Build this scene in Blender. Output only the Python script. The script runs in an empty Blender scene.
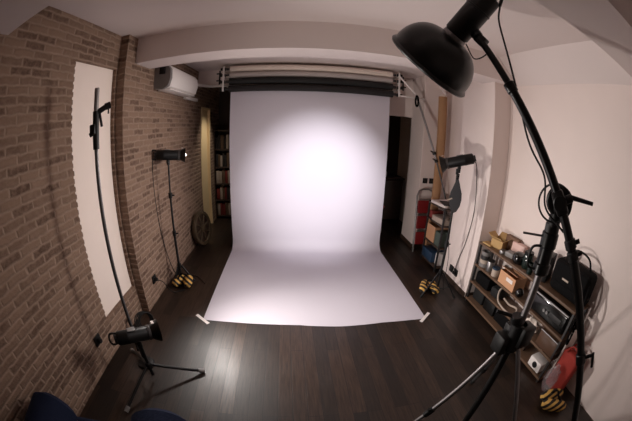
import bpy, bmesh, math, random
from mathutils import Vector, Matrix, Quaternion
random.seed(7)
scene = bpy.context.scene
COL = scene.collection
V = Vector
PI = math.pi

# ------------------------------------------------------------------ materials
def lin(c):
    return tuple(((v/255)/12.92 if v/255 <= 0.04045 else (((v/255)+0.055)/1.055)**2.4) for v in c)

def mat(name, rgb, rough=0.5, metal=0.0, var=0.08, scale=30.0, bump=0.0, spec=0.5, stretch=None, trans=0.0, alpha=1.0, coat=0.0):
    m = bpy.data.materials.new(name); m.use_nodes = True
    nt = m.node_tree; N = nt.nodes; L = nt.links
    b = N['Principled BSDF']
    c = lin(rgb)
    tc = N.new('ShaderNodeTexCoord'); mp = N.new('ShaderNodeMapping')
    L.new(tc.outputs['Object'], mp.inputs['Vector'])
    if stretch: mp.inputs['Scale'].default_value = stretch
    nz = N.new('ShaderNodeTexNoise'); nz.inputs['Scale'].default_value = scale; nz.inputs['Detail'].default_value = 4
    L.new(mp.outputs[0], nz.inputs['Vector'])
    mx = N.new('ShaderNodeMix'); mx.data_type = 'RGBA'
    mx.inputs[6].default_value = (*[v*(1-var) for v in c], 1); mx.inputs[7].default_value = (*[min(1, v*(1+var)) for v in c], 1)
    L.new(nz.outputs['Fac'], mx.inputs[0]); L.new(mx.outputs[2], b.inputs['Base Color'])
    b.inputs['Roughness'].default_value = rough; b.inputs['Metallic'].default_value = metal
    b.inputs['Specular IOR Level'].default_value = spec
    if coat: b.inputs['Coat Weight'].default_value = coat
    if trans: b.inputs['Transmission Weight'].default_value = trans
    if alpha < 1: b.inputs['Alpha'].default_value = alpha
    if bump:
        bp = N.new('ShaderNodeBump'); bp.inputs['Strength'].default_value = bump; bp.inputs['Distance'].default_value = 0.01
        L.new(nz.outputs['Fac'], bp.inputs['Height']); L.new(bp.outputs[0], b.inputs['Normal'])
    return m

def brick_mat():
    m = bpy.data.materials.new('old_brick'); m.use_nodes = True
    nt = m.node_tree; N = nt.nodes; L = nt.links; b = N['Principled BSDF']
    tc = N.new('ShaderNodeTexCoord'); sp = N.new('ShaderNodeSeparateXYZ'); L.new(tc.outputs['Object'], sp.inputs[0])
    ad = N.new('ShaderNodeMath'); ad.operation = 'ADD'; L.new(sp.outputs[0], ad.inputs[0]); L.new(sp.outputs[1], ad.inputs[1])
    cb = N.new('ShaderNodeCombineXYZ'); L.new(ad.outputs[0], cb.inputs[0]); L.new(sp.outputs[2], cb.inputs[1])
    n1 = N.new('ShaderNodeTexNoise'); n1.inputs['Scale'].default_value = 14; n1.inputs['Detail'].default_value = 3
    L.new(tc.outputs['Object'], n1.inputs['Vector'])
    vm = N.new('ShaderNodeVectorMath'); vm.operation = 'MULTIPLY_ADD'
    vm.inputs[1].default_value = (0.04, 0.028, 0); L.new(n1.outputs['Color'], vm.inputs[0]); L.new(cb.outputs[0], vm.inputs[2])
    br = N.new('ShaderNodeTexBrick'); L.new(vm.outputs[0], br.inputs['Vector'])
    br.inputs['Scale'].default_value = 1; br.inputs['Brick Width'].default_value = 0.195; br.inputs['Row Height'].default_value = 0.056
    br.inputs['Mortar Size'].default_value = 0.016; br.inputs['Mortar Smooth'].default_value = 1.0; br.inputs['Bias'].default_value = -0.25
    br.inputs['Color1'].default_value = (*lin((132, 108, 92)), 1); br.inputs['Color2'].default_value = (*lin((60, 40, 32)), 1)
    br.inputs['Mortar'].default_value = (*lin((150, 128, 112)), 1)
    n2 = N.new('ShaderNodeTexNoise'); n2.inputs['Scale'].default_value = 22; n2.inputs['Detail'].default_value = 6; n2.inputs['Roughness'].default_value = .7
    L.new(tc.outputs['Object'], n2.inputs['Vector'])
    mr = N.new('ShaderNodeMapRange'); mr.inputs[1].default_value = .42; mr.inputs[2].default_value = .68; mr.inputs[3].default_value = 0; mr.inputs[4].default_value = .75
    L.new(n2.outputs['Fac'], mr.inputs[0])
    mx = N.new('ShaderNodeMix'); mx.data_type = 'RGBA'; L.new(mr.outputs[0], mx.inputs[0]); L.new(br.outputs['Color'], mx.inputs[6])
    mx.inputs[7].default_value = (*lin((136, 113, 97)), 1)
    L.new(mx.outputs[2], b.inputs['Base Color'])
    b.inputs['Roughness'].default_value = .92; b.inputs['Specular IOR Level'].default_value = .2
    inv = N.new('ShaderNodeMath'); inv.operation = 'MULTIPLY_ADD'; inv.inputs[1].default_value = -1.0; L.new(br.outputs['Fac'], inv.inputs[0]); L.new(n2.outputs['Fac'], inv.inputs[2])
    bp = N.new('ShaderNodeBump'); bp.inputs['Strength'].default_value = .7; bp.inputs['Distance'].default_value = .012
    L.new(inv.outputs[0], bp.inputs['Height']); L.new(bp.outputs[0], b.inputs['Normal'])
    return m

def plank_mat():
    m = bpy.data.materials.new('dark_planks'); m.use_nodes = True
    nt = m.node_tree; N = nt.nodes; L = nt.links; b = N['Principled BSDF']
    tc = N.new('ShaderNodeTexCoord'); sp = N.new('ShaderNodeSeparateXYZ'); L.new(tc.outputs['Object'], sp.inputs[0])
    cb = N.new('ShaderNodeCombineXYZ'); L.new(sp.outputs[1], cb.inputs[0]); L.new(sp.outputs[0], cb.inputs[1])
    br = N.new('ShaderNodeTexBrick'); L.new(cb.outputs[0], br.inputs['Vector'])
    br.inputs['Scale'].default_value = 1; br.inputs['Brick Width'].default_value = 1.1; br.inputs['Row Height'].default_value = .10
    br.inputs['Mortar Size'].default_value = .0022; br.inputs['Mortar Smooth'].default_value = .3; br.inputs['Bias'].default_value = 0
    br.offset = .37; br.offset_frequency = 3
    br.inputs['Color1'].default_value = (*lin((54, 40, 32)), 1); br.inputs['Color2'].default_value = (*lin((25, 18, 14)), 1)
    br.inputs['Mortar'].default_value = (*lin((14, 11, 10)), 1)
    mp = N.new('ShaderNodeMapping'); mp.inputs['Scale'].default_value = (46, 3.2, 1); L.new(tc.outputs['Object'], mp.inputs['Vector'])
    nz = N.new('ShaderNodeTexNoise'); nz.inputs['Scale'].default_value = 1.6; nz.inputs['Detail'].default_value = 7; nz.inputs['Roughness'].default_value = .65
    L.new(mp.outputs[0], nz.inputs['Vector'])
    n2 = N.new('ShaderNodeTexNoise'); n2.inputs['Scale'].default_value = 3.0; n2.inputs['Detail'].default_value = 4; L.new(tc.outputs['Object'], n2.inputs['Vector'])
    mr = N.new('ShaderNodeMapRange'); mr.inputs[1].default_value = .3; mr.inputs[2].default_value = .7; mr.inputs[3].default_value = .35; mr.inputs[4].default_value = 1.6
    L.new(nz.outputs['Fac'], mr.inputs[0])
    vm = N.new('ShaderNodeVectorMath'); vm.operation = 'SCALE'; L.new(br.outputs['Color'], vm.inputs[0]); L.new(mr.outputs[0], vm.inputs['Scale'])
    L.new(vm.outputs[0], b.inputs['Base Color'])
    r2 = N.new('ShaderNodeMapRange'); r2.inputs[3].default_value = .33; r2.inputs[4].default_value = .56; sx = N.new('ShaderNodeSeparateColor'); L.new(br.outputs['Color'], sx.inputs[0]); m1 = N.new('ShaderNodeMath'); m1.operation = 'MULTIPLY_ADD'; m1.inputs[1].default_value = -16.0; L.new(sx.outputs[0], m1.inputs[0]); m2 = N.new('ShaderNodeMath'); m2.operation = 'ADD'; m2.inputs[1].default_value = .25; L.new(n2.outputs['Fac'], m2.inputs[0]); L.new(m2.outputs[0], m1.inputs[2]); L.new(m1.outputs[0], r2.inputs[0]); L.new(r2.outputs[0], b.inputs['Roughness'])
    b.inputs['Specular IOR Level'].default_value = .5
    bp = N.new('ShaderNodeBump'); bp.inputs['Strength'].default_value = .15; bp.inputs['Distance'].default_value = .004
    mm = N.new('ShaderNodeMath'); mm.operation = 'SUBTRACT'; L.new(nz.outputs['Fac'], mm.inputs[0]); L.new(br.outputs['Fac'], mm.inputs[1])
    L.new(mm.outputs[0], bp.inputs['Height']); L.new(bp.outputs[0], b.inputs['Normal'])
    return m

def stripe_mat():
    # black fabric with yellow stripes across the bag's own length
    m = bpy.data.materials.new('striped_sandbag_cloth'); m.use_nodes = True
    nt = m.node_tree; N = nt.nodes; L = nt.links; b = N['Principled BSDF']
    tc = N.new('ShaderNodeTexCoord')
    wv = N.new('ShaderNodeTexWave'); wv.wave_type = 'BANDS'; wv.bands_direction = 'DIAGONAL'
    wv.inputs['Scale'].default_value = 7.5; wv.inputs['Distortion'].default_value = .6; wv.inputs['Detail Scale'].default_value = 3
    L.new(tc.outputs['Object'], wv.inputs['Vector'])
    cr = N.new('ShaderNodeValToRGB'); cr.color_ramp.interpolation = 'LINEAR'
    cr.color_ramp.elements[0].position = .5; cr.color_ramp.elements[0].color = (*lin((20, 17, 15)), 1)
    cr.color_ramp.elements[1].position = .6; cr.color_ramp.elements[1].color = (*lin((204, 160, 82)), 1)
    L.new(wv.outputs['Fac'], cr.inputs[0]); L.new(cr.outputs[0], b.inputs['Base Color'])
    b.inputs['Roughness'].default_value = .7
    return m

M = {
 'brick': brick_mat(), 'planks': plank_mat(), 'stripes': stripe_mat(),
 'wall': mat('white_wall_paint', (226, 212, 206), .85, var=.03, scale=4, spec=.2),
 'ceil': mat('ceiling_paint', (222, 210, 206), .9, var=.02, scale=3, spec=.2),
 'niche': mat('niche_plaster', (236, 222, 212), .8, var=.03, scale=5, spec=.2),
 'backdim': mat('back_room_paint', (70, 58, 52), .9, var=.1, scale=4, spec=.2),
 'paper': mat('backdrop_paper', (202, 197, 206), .75, var=.012, scale=3, spec=.25),
 'tape': mat('white_cloth_tape', (235, 228, 224), .6, var=.04),
 'black': mat('black_plastic', (10, 9, 9), .45, var=.15, scale=40, spec=.35),
 'blackm': mat('black_enamel', (8, 7, 7), .32, var=.1, spec=.35),
 'rubber': mat('black_rubber', (10, 9, 9), .8, var=.1),
 'fabric': mat('black_nylon', (8, 7, 8), .85, var=.2, scale=200, bump=.2, spec=.15),
 'slate': mat('slate_nylon', (46, 46, 50), .6, var=.12, scale=120, bump=.2),
 'chrome': mat('brushed_chrome', (128, 124, 124), .45, 1.0, var=.05),
 'alu': mat('satin_aluminium', (150, 147, 146), .4, .9, var=.05),
 'steel': mat('dull_steel', (96, 94, 94), .45, .8, var=.08),
 'white': mat('white_plastic', (228, 222, 218), .42, var=.03),
 'grey': mat('grey_plastic', (120, 116, 114), .5, var=.05),
 'dgrey': mat('dark_grey_plastic', (34, 32, 32), .55, var=.08),
 'silverin': mat('reflector_silver', (215, 212, 208), .3, .9, var=.03),
 'creamroll': mat('cream_paper_roll', (224, 210, 198), .8, var=.03),
 'greyroll': mat('grey_paper_roll', (176, 166, 162), .8, var=.03),
 'blackroll': mat('black_paper_roll', (15, 14, 14), .7, var=.1),
 'charroll': mat('charcoal_paper_roll', (27, 24, 24), .8, var=.1),
 'card': mat('brown_cardboard', (166, 126, 90), .85, var=.07, scale=18),
 'ocard': mat('tan_cardboard', (196, 148, 112), .85, var=.05, scale=18),
 'ycard': mat('yellow_cardboard', (184, 150, 100), .8, var=.08, scale=18),
 'dcard': mat('dull_brown_cardboard', (116, 88, 70), .85, var=.08, scale=18),
 'wood': mat('shelf_wood', (98, 74, 56), .55, var=.2, scale=5, stretch=(8, 1, 8)),
 'dwood': mat('dark_wood', (62, 46, 36), .5, var=.25, scale=5, stretch=(6, 6, 1)),
 'wheel': mat('old_wheel_wood', (74, 60, 42), .7, var=.3, scale=12, bump=.3),
 'cream': mat('cream_door_paint', (226, 200, 156), .6, var=.04, scale=4),
 'red': mat('red_steel', (118, 20, 24), .45, var=.06),
 'redbag': mat('red_cloth', (150, 44, 34), .8, var=.08, scale=60),
 'blue': mat('blue_plastic', (30, 54, 78), .5, var=.06),
 'teal': mat('teal_card', (74, 84, 76), .7, var=.06),
 'navy': mat('navy_upholstery', (22, 29, 50), .9, var=.15, scale=90, bump=.3, spec=.15),
 'pinkish': mat('pale_pink_plastic', (214, 178, 168), .5, var=.05),
 'glassg': mat('dark_green_glass', (22, 34, 30), .12, var=.05),
 'clear': mat('clear_poly_film', (170, 172, 176), .25, var=.05, trans=.6, alpha=.4),
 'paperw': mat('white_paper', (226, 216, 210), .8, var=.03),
 'bookr': mat('red_book_cloth', (120, 40, 34), .7, var=.08),
 'bookb': mat('brown_book_cloth', (96, 74, 56), .7, var=.08),
 'bookk': mat('charcoal_book_cloth', (40, 36, 36), .7, var=.08),
 'bookw': mat('pale_book_cloth', (176, 160, 146), .7, var=.05),
 'brownbox': mat('brown_lacquer', (86, 62, 48), .28, var=.1, scale=8, coat=.4),
 'gloss': mat('glossy_black', (12, 11, 12), .12, var=.05, coat=.5),
 'yellow': mat('yellow_plastic', (222, 172, 52), .5, var=.04),
}

# ------------------------------------------------------------------ mesh helpers
def rot_to(d):
    return V(d).normalized().to_track_quat('Z', 'Y')

def frame(p, d, up=(0, 0, 1)):
    """matrix with local Z along d, located at p, local Y near up"""
    z = V(d).normalized(); x = V(up).cross(z)
    if x.length < 1e-5: x = V((1, 0, 0)).cross(z)
    x.normalize(); y = z.cross(x)
    return Matrix(((x.x, y.x, z.x, p[0]), (x.y, y.y, z.y, p[1]), (x.z, y.z, z.z, p[2]), (0, 0, 0, 1)))

def box(bm, c, s, rz=0.0, bev=0.0, mtx=None, seg=2):
    r = bmesh.ops.create_cube(bm, size=1.0)
    vs = r['verts']
    bmesh.ops.scale(bm, vec=V(s), verts=vs)
    if bev:
        es = list({e for v in vs for e in v.link_edges})
        q = bmesh.ops.bevel(bm, geom=es, offset=bev, segments=seg, affect='EDGES', profile=.5)
        vs = list({v for f in q['faces'] for v in f.verts} | {v for v in vs if v.is_valid})
        # all verts of this island
        seen = set(vs); st = list(vs)
        while st:
            v = st.pop()
            for e in v.link_edges:
                o = e.other_vert(v)
                if o not in seen: seen.add(o); st.append(o)
        vs = list(seen)
    m = mtx if mtx is not None else Matrix.Translation(V(c)) @ Matrix.Rotation(rz, 4, 'Z')
    if mtx is not None: m = mtx @ Matrix.Translation(V(c)) @ Matrix.Rotation(rz, 4, 'Z')
    bmesh.ops.transform(bm, matrix=m, verts=vs)
    return vs

def lathe(bm, prof, mtx, n=28):
    rings = []
    for r, z in prof:
        if r < 1e-6: rings.append([bm.verts.new(mtx @ V((0, 0, z)))])
        else: rings.append([bm.verts.new(mtx @ V((r*math.cos(2*PI*i/n), r*math.sin(2*PI*i/n), z))) for i in range(n)])
    for a, b in zip(rings[:-1], rings[1:]):
        if len(a) == 1 and len(b) == 1: continue
        for i in range(n):
            j = (i+1) % n
            if len(a) == 1: bm.faces.new((a[0], b[j], b[i]))
            elif len(b) == 1: bm.faces.new((a[i], a[j], b[0]))
            else: bm.faces.new((a[i], a[j], b[j], b[i]))

def cyl(bm, p0, p1, r0, r1=None, n=20, bev=None):
    p0, p1 = V(p0), V(p1); L = (p1-p0).length; r1 = r0 if r1 is None else r1
    b = min(bev if bev is not None else .12*min(r0, r1), L*.3)
    lathe(bm, [(0, 0), (r0-b, 0), (r0, b), (r1, L-b), (r1-b, L), (0, L)], frame(p0, p1-p0), n)

def tube(bm, pts, r, n=8, closed=False):
    pts = [V(p) for p in pts]; k = len(pts); rings = []
    t0 = (pts[1]-pts[0]).normalized(); nrm = t0.orthogonal().normalized(); prev = t0
    for i, p in enumerate(pts):
        if closed: t = (pts[(i+1) % k]-pts[i-1]).normalized()
        else: t = (pts[min(i+1, k-1)]-pts[max(i-1, 0)]).normalized()
        q = prev.rotation_difference(t); nrm = (q @ nrm).normalized(); prev = t
        bi = t.cross(nrm).normalized()
        rr = r(i/(k-1)) if callable(r) else r
        rings.append([bm.verts.new(p+rr*(math.cos(2*PI*a/n)*nrm+math.sin(2*PI*a/n)*bi)) for a in range(n)])
    m = k if closed else k-1
    for i in range(m):
        a, b = rings[i], rings[(i+1) % k]
        for j in range(n):
            bm.faces.new((a[j], a[(j+1) % n], b[(j+1) % n], b[j]))
    if not closed:
        bm.faces.new(rings[0][::-1]); bm.faces.new(rings[-1])

def spline(pts, steps=8):
    P = [V(p) for p in pts]; P = [2*P[0]-P[1]]+P+[2*P[-1]-P[-2]]; out = []
    for i in range(1, len(P)-2):
        for s in range(steps):
            t = s/steps; a, b, c, d = P[i-1:i+3]
            out.append(.5*((2*b)+(c-a)*t+(2*a-5*b+4*c-d)*t*t+(3*b-a-3*c+d)*t**3))
    out.append(P[-2]); return out

def torus(bm, c, nrm, R, r, n=32, m=8):
    F = frame(c, nrm)
    tube(bm, [F @ V((R*math.cos(2*PI*i/n), R*math.sin(2*PI*i/n), 0)) for i in range(n)], r, m, True)

def prism(bm, pts2, z0, z1, mtx):
    a = [bm.verts.new(mtx @ V((x, y, z0))) for x, y in pts2]; b = [bm.verts.new(mtx @ V((x, y, z1))) for x, y in pts2]
    bm.faces.new(a[::-1]); bm.faces.new(b); k = len(a)
    for i in range(k): bm.faces.new((a[i], a[(i+1) % k], b[(i+1) % k], b[i]))

def quads(bm, pts):
    return bm.faces.new([bm.verts.new(V(p)) for p in pts])

def BM(): return bmesh.new()

WLOC = {}
def obj(name, bm, m, parent=None, loc=(0, 0, 0), smooth=True):
    """bm is in world coordinates; the object's origin goes to its thing's base"""
    base = WLOC[parent.name] if parent else V(loc)
    bmesh.ops.recalc_face_normals(bm, faces=bm.faces[:])
    bmesh.ops.translate(bm, vec=-base, verts=bm.verts[:])
    me = bpy.data.meshes.new(name); bm.to_mesh(me); bm.free()
    if smooth:
        for p in me.polygons: p.use_smooth = True
        me.set_sharp_from_angle(angle=math.radians(38))
    me.materials.append(M[m] if isinstance(m, str) else m)
    o = bpy.data.objects.new(name, me); COL.objects.link(o)
    if parent: o.parent = parent
    else: o.location = base
    WLOC[o.name] = base.copy()
    return o

def tag(o, label, cat, group=None):
    o['label'] = label; o['category'] = cat
    if group: o['group'] = group
    return o

def thing(name, label, cat, loc, group=None):
    o = bpy.data.objects.new(name, None); COL.objects.link(o); o.location = V(loc); o.empty_display_size = .1
    WLOC[o.name] = V(loc)
    return tag(o, label, cat, group)

def struct(name, bm, m, parent=None, smooth=False):
    o = obj(name, bm, m, parent, smooth=smooth)
    if not parent: o['kind'] = 'structure'
    return o

def dup(root, loc, label):
    r = root.copy(); COL.objects.link(r); r.location = V(loc); r['label'] = label; WLOC[r.name] = V(loc)
    for ch in list(root.children):
        c = ch.copy(); COL.objects.link(c); c.parent = r
        for g in list(ch.children):
            d = g.copy(); COL.objects.link(d); d.parent = c
    return r

K = 0.0319                         # the beams and the backdrop run a little askew to the side walls
def sk(x, y): return y-K*x
ROT = Matrix.Rotation(-math.atan(K), 4, 'Z')

# ------------------------------------------------------------------ room shell
XL1, XL2, XR, XP, ZC = -1.545, -1.456, 2.231, 1.989, 2.653
YF, YB = -2.3, 5.75                # wall behind the camera, far wall of the back room
bm = BM(); box(bm, (.35, (YF+YB)/2, -.05), (4.6, YB-YF+.4, .1)); struct('floor', bm, 'planks')
bm = BM(); box(bm, (.35, (YF+YB)/2, ZC+.06), (4.6, YB-YF+.4, .12)); struct('ceiling', bm, 'ceil')

# left brick wall with a plastered niche whose left edge is toothed course by course
bm = BM(); n1, n2, nb, nt = 1.59, 2.18, .31, 2.331; ys = 2.205; T = .25
def lw(y0, y1, z0, z1, x=XL1): box(bm, (x-T/2, (y0+y1)/2, (z0+z1)/2), (T, y1-y0, z1-z0))
lw(YF, n1, 0, ZC); lw(n1, n2, 0, nb); lw(n1, n2, nt, ZC); lw(n2, ys, 0, ZC)
lw(ys, 4.56, 0, ZC, XL2); lw(4.56, 5.09, 2.10, ZC, XL2); lw(5.09, YB, 0, ZC, XL2)
zz = .30
while zz < nt:
    if zz > nb-.01: box(bm, (XL1-.0315, n1+.0, zz+.037), (.062, .026+.014*random.random(), .040), bev=.008)
    zz += .056
struct('wall_left', bm, 'brick')
bm = BM(); box(bm, (XL1-.035-.02, (n1+n2)/2, (nb+nt)/2), (.04, n2-n1, nt-nb), bev=.002); struct('trim_1', bm, 'niche')
# cream door in the left wall, beyond the lintel
d1 = struct('door_1', (lambda b: (box(b, (XL2-.06, 4.825, 1.05), (.05, .51, 2.08), bev=.006), b)[1])(BM()), 'cream')
bm = BM(); box(bm, (XL2-.02, 4.575, 1.05), (.06, .03, 2.1)); box(bm, (XL2-.02, 5.075, 1.05), (.06, .03, 2.1)); box(bm, (XL2-.02, 4.825, 2.09), (.06, .53, .03)); obj('door_frame', bm, 'cream', d1)

# right wall, pier, recess column, sloped soffit
bm = BM(); box(bm, (XR+.06, (YF+YB)/2, ZC/2), (.12, YB-YF, ZC)); struct('wall_right', bm, 'wall')
bm = BM(); box(bm, ((XP+XR)/2, (2.385+3.02)/2, ZC/2), (XR-XP, 3.02-2.385, ZC), bev=.006); struct('trim_2', bm, 'wall')
bm = BM(); box(bm, ((1.885+XR)/2, 4.14, ZC/2), (XR-1.885, .48, ZC), bev=.006); struct('trim_3', bm, 'wall')
bm = BM()
prism(bm, [(1.968, ZC), (XR, ZC), (XR, 2.40)], -3.9, 2.28, Matrix(((1, 0, 0, 0), (0, 0, -1, 0), (0, 1, 0, 0), (0, 0, 0, 1))))
struct('trim_4', bm, 'ceil')
# far beam and near beam
def beam(name, y0, y1, x0, x1, zb):
    bm = BM()
    c = [(x0, sk(x0, y0)), (x1, sk(x1, y0)), (x1, sk(x1, y1)), (x0, sk(x0, y1))]
    prism(bm, c, zb, ZC+.02, Matrix.Identity(4)); struct(name, bm, 'ceil')
beam('trim_5', 2.335, 2.65, -1.6, 2.28, 2.401)
beam('trim_6', .47, .815, -1.6, 2.28, 2.401)
# partition to the back room: lintel, hidden middle panel, door header on the right
bm = BM()
box(bm, (-.47, 4.42, 2.54), (2.02, .14, .24)); box(bm, (.85, 4.42, ZC/2), (.66, .14, ZC)); box(bm, (1.55, 4.42, 2.335), (.76, .14, .64))
struct('wall_partition', bm, 'wall')
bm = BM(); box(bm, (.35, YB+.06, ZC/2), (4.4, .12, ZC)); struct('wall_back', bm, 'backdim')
bm = BM(); box(bm, (.35, YF-.06, ZC/2), (4.4, .12, ZC)); struct('wall_front', bm, 'wall')
# dark skirting along column, recess and pier
bm = BM(); box(bm, (1.879, 4.14, .035), (.012, .49, .07)); box(bm, (2.05, 3.894, .035), (.35, .012, .07)); box(bm, (XR-.006, 3.46, .035), (.012, .86, .07))
box(bm, (XP-.006, 2.70, .03), (.012, .62, .06)); box(bm, (2.11, 2.379, .03), (.24, .012, .06))
struct('baseboard_right', bm, 'dwood')

# ------------------------------------------------------------------ backdrop paper and its rolls
X0, X1, YBK, YFR, ZT = -.842, 1.338, 3.94, 2.148, 2.245
prof = []
for i in range(25): prof.append((YBK, ZT-(ZT-.16)*i/24))
for i in range(1, 13):
    a = PI/2*i/12; prof.append((YBK-.16*(1-math.cos(a)), .16-.157*math.sin(a)))
for i in range(1, 25): prof.append((YBK-.16+(YFR-YBK+.16)*i/24, .003))
bm = BM(); NX = 28; grid = []
for j, (y, z) in enumerate(prof):
    row = []
    for i in range(NX+1):
        u = i/NX; x = X0+(X1-X0)*u; yy = y
        if j > 50:
            f = (j-50)/(len(prof)-51); yy -= f*(.028*min(1, max(0, 1-abs(u-.6)/.17))**.6 if abs(u-.6) < .17 else 0)
        row.append(bm.verts.new((x, sk(x, yy), z)))
    grid.append(row)
fs = [bm.faces.new((grid[j][i], grid[j][i+1], grid[j+1][i+1], grid[j+1][i])) for j in range(len(prof)-1) for i in range(NX)]
bmesh.ops.recalc_face_normals(bm, faces=bm.faces[:])
bmesh.ops.solidify(bm, geom=bm.faces[:], thickness=.0012)
tag(obj('backdrop_paper', bm, 'paper', loc=(.248, 3.0, 0)), 'wide pale grey-white paper backdrop sweeping from the rolls down onto the dark floor', 'backdrop')

def tape(p, ang, ln, label):
    bm = BM(); box(bm, (0, 0, .0055), (ln, .032, .001), mtx=Matrix.Translation(V(p)) @ Matrix.Rotation(ang, 4, 'Z'))
    tag(obj('tape_strip', bm, 'tape', loc=p), label, 'tape', 'tape strips holding the backdrop')
tape((-.85, 2.18, 0), math.radians(-40), .20, 'short white tape strip stuck across the left front corner of the paper backdrop')
tape((1.335, 2.125, 0), math.radians(42), .20, 'short white tape strip stuck across the right front corner of the paper backdrop')

def roll(name, z, r, m, label, x0=-.86, x1=1.36, y=3.925, group=None, core='dgrey'):
    t = thing(name, label, 'paper roll', (.25, sk(.25, y), z), group)
    bm = BM(); a = V((x0, sk(x0, y), z)); b = V((x1, sk(x1, y), z)); cyl(bm, a, b, r, n=28, bev=.002); obj('paper_winding', bm, m, t)
    for s, p in ((-1, a), (1, b)):
        bm = BM(); d = (b-a).normalized()*s; cyl(bm, p+d*.0, p+d*.055, r*.42); obj('core_end', bm, core, t)
G = 'paper rolls hung above the backdrop'
roll('paper_roll', 2.572, .042, 'creamroll', 'cream paper roll, topmost of the rolls hung above the backdrop', group=G)
roll('paper_roll', 2.482, .038, 'greyroll', 'grey paper roll hung between the cream roll and the black roll', group=G, y=3.915)
roll('paper_roll', 2.386, .050, 'blackroll', 'glossy black paper roll hung under the grey roll', group=G, y=3.91)
roll('paper_roll', 2.282, .047, 'charroll', 'charcoal roll lowest above the white paper backdrop', group=G, y=3.885)

def bracket(x, s, label):
    y = sk(x, 3.92)
    t = thing('roll_bracket', label, 'bracket', (x, y, 2.25), 'brackets carrying the paper rolls')
    bm = BM(); box(bm, (x, 4.335, 2.52), (.07, .03, .26), bev=.004); obj('wall_plate', bm, 'white', t)
    bm = BM()
    for z in (2.57, 2.47, 2.37): box(bm, (x, (y-.02+4.33)/2, z-.012), (.03, 4.33-y+.06, .02), bev=.003)
    box(bm, (x, y-.03, 2.43), (.025, .02, .36), bev=.003); obj('hook_arm', bm, 'white', t)
    for z in (2.572, 2.482, 2.386, 2.282):
        bm = BM(); box(bm, (x-s*.005, y-.005, z), (.035, .055, .045), bev=.006); cyl(bm, (x+s*.01, y-.01, z), (x+s*.05, y-.01, z), .02); obj('roll_clamp', bm, 'black', t)
    bm = BM(); cyl(bm, (x+s*.045, y-.06, 2.545), (x+s*.045, y-.06, 2.345), .012); cyl(bm, (x+s*.02, y-.06, 2.50), (x+s*.09, y-.06, 2.50), .009); cyl(bm, (x+s*.02, y-.06, 2.40), (x+s*.09, y-.06, 2.40), .009); obj('chain_guide', bm, 'rubber', t)
    if s > 0:
        bm = BM(); cyl(bm, (x-.02, y-.07, 2.55), (1.69, 3.80, 2.32), .013); cyl(bm, (x, y-.03, 2.27), (1.86, 3.86, 2.275), .012)
        obj('side_brace', bm, 'white', t)
bracket(-.945, -1, 'roll bracket at the left ends of the paper rolls above the backdrop')
bracket(1.455, 1, 'roll bracket with long white braces at the right ends of the paper rolls')

# ------------------------------------------------------------------ air conditioner and pipes on the brick wall
t = thing('air_conditioner', 'white wall air conditioner mounted high on the brick wall below the beam', 'air conditioner', (-1.38, 3.3, 2.2))
pr = [(0, 2.20), (.11, 2.185), (.175, 2.215), (.20, 2.30), (.195, 2.40), (.16, 2.445), (0, 2.45)]
bm = BM(); prism(bm, [(XL2+.002+x, z) for x, z in pr], -3.74, -2.86, Matrix(((1, 0, 0, 0), (0, 0, -1, 0), (0, 1, 0, 0), (0, 0, 0, 1)))); obj('casing', bm, 'white', t)
bm = BM(); prism(bm, [(XL2+.002+x*.985, 2.32+(z-2.32)*.985) for x, z in pr], -2.86, -2.81, Matrix(((1, 0, 0, 0), (0, 0, -1, 0), (0, 1, 0, 0), (0, 0, 0, 1)))); e = obj('end_cap', bm, 'grey', t); e['label'] = 'grey end cap'
bm = BM(); box(bm, (XL2+.10, 2.806, 2.385), (.07, .012, .075), bev=.003); obj('vent_opening', bm, 'black', e)
bm = BM(); box(bm, (XL2+.10, 3.30, 2.187), (.15, .84, .012), bev=.003); obj('louvre', bm, 'white', t)
bm = BM(); tube(bm, spline([(XL2+.06, 3.745, 2.38), (XL2+.06, 4.05, 2.40), (XL2+.2, 4.315, 2.40), (-1.1, 4.31, 2.395), (-.75, 4.30, 2.39)]), .022, 10)
tag(obj('drain_pipe', bm, 'white', loc=(-1.2, 4.3, 2.39)), 'white pipe running from the air conditioner along the lintel towards the rolls', 'pipe')
bm = BM(); box(bm, (XL2+.020, 4.0, 2.185), (.042, .52, .045), bev=.004)
tag(obj('cable_trunking', bm, 'white', loc=(XL2, 4.0, 2.18)), 'short white cable trunking on the brick wall past the air conditioner', 'trunking')

# ------------------------------------------------------------------ lighting gear builders
def legs(t, c, hub, r, azs, lr, m, brace=None, foot='rubber', clamp=False):
    c = V(c)
    for a in azs:
        a = math.radians(a); d = V((math.cos(a), math.sin(a), 0))
        p0 = c+d*.03+V((0, 0, hub)); p1 = c+d*r+V((0, 0, lr+.002))
        bm = BM(); cyl(bm, p0, p1, lr, n=14); lg = obj('leg', bm, m, t)
        bm = BM(); cyl(bm, p1+(p0-p1)*.0, p1+(p1-p0).normalized()*-.05, lr*1.45, n=14); obj('rubber_foot', bm, foot, lg)
        if clamp:
            q = p0+(p1-p0)*.62; bm = BM(); cyl(bm, q-(p1-p0).normalized()*.035, q+(p1-p0).normalized()*.035, lr*1.5, n=14); box(bm, q+V((0, 0, lr*1.6)), (.03, .02, .03), bev=.004); obj('leg_clamp', bm, 'black', lg)
        if brace:
            bm = BM(); cyl(bm, c+d*.025+V((0, 0, brace)), p0+(p1-p0)*.55, lr*.55, n=10); obj('brace', bm, m, lg)

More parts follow.
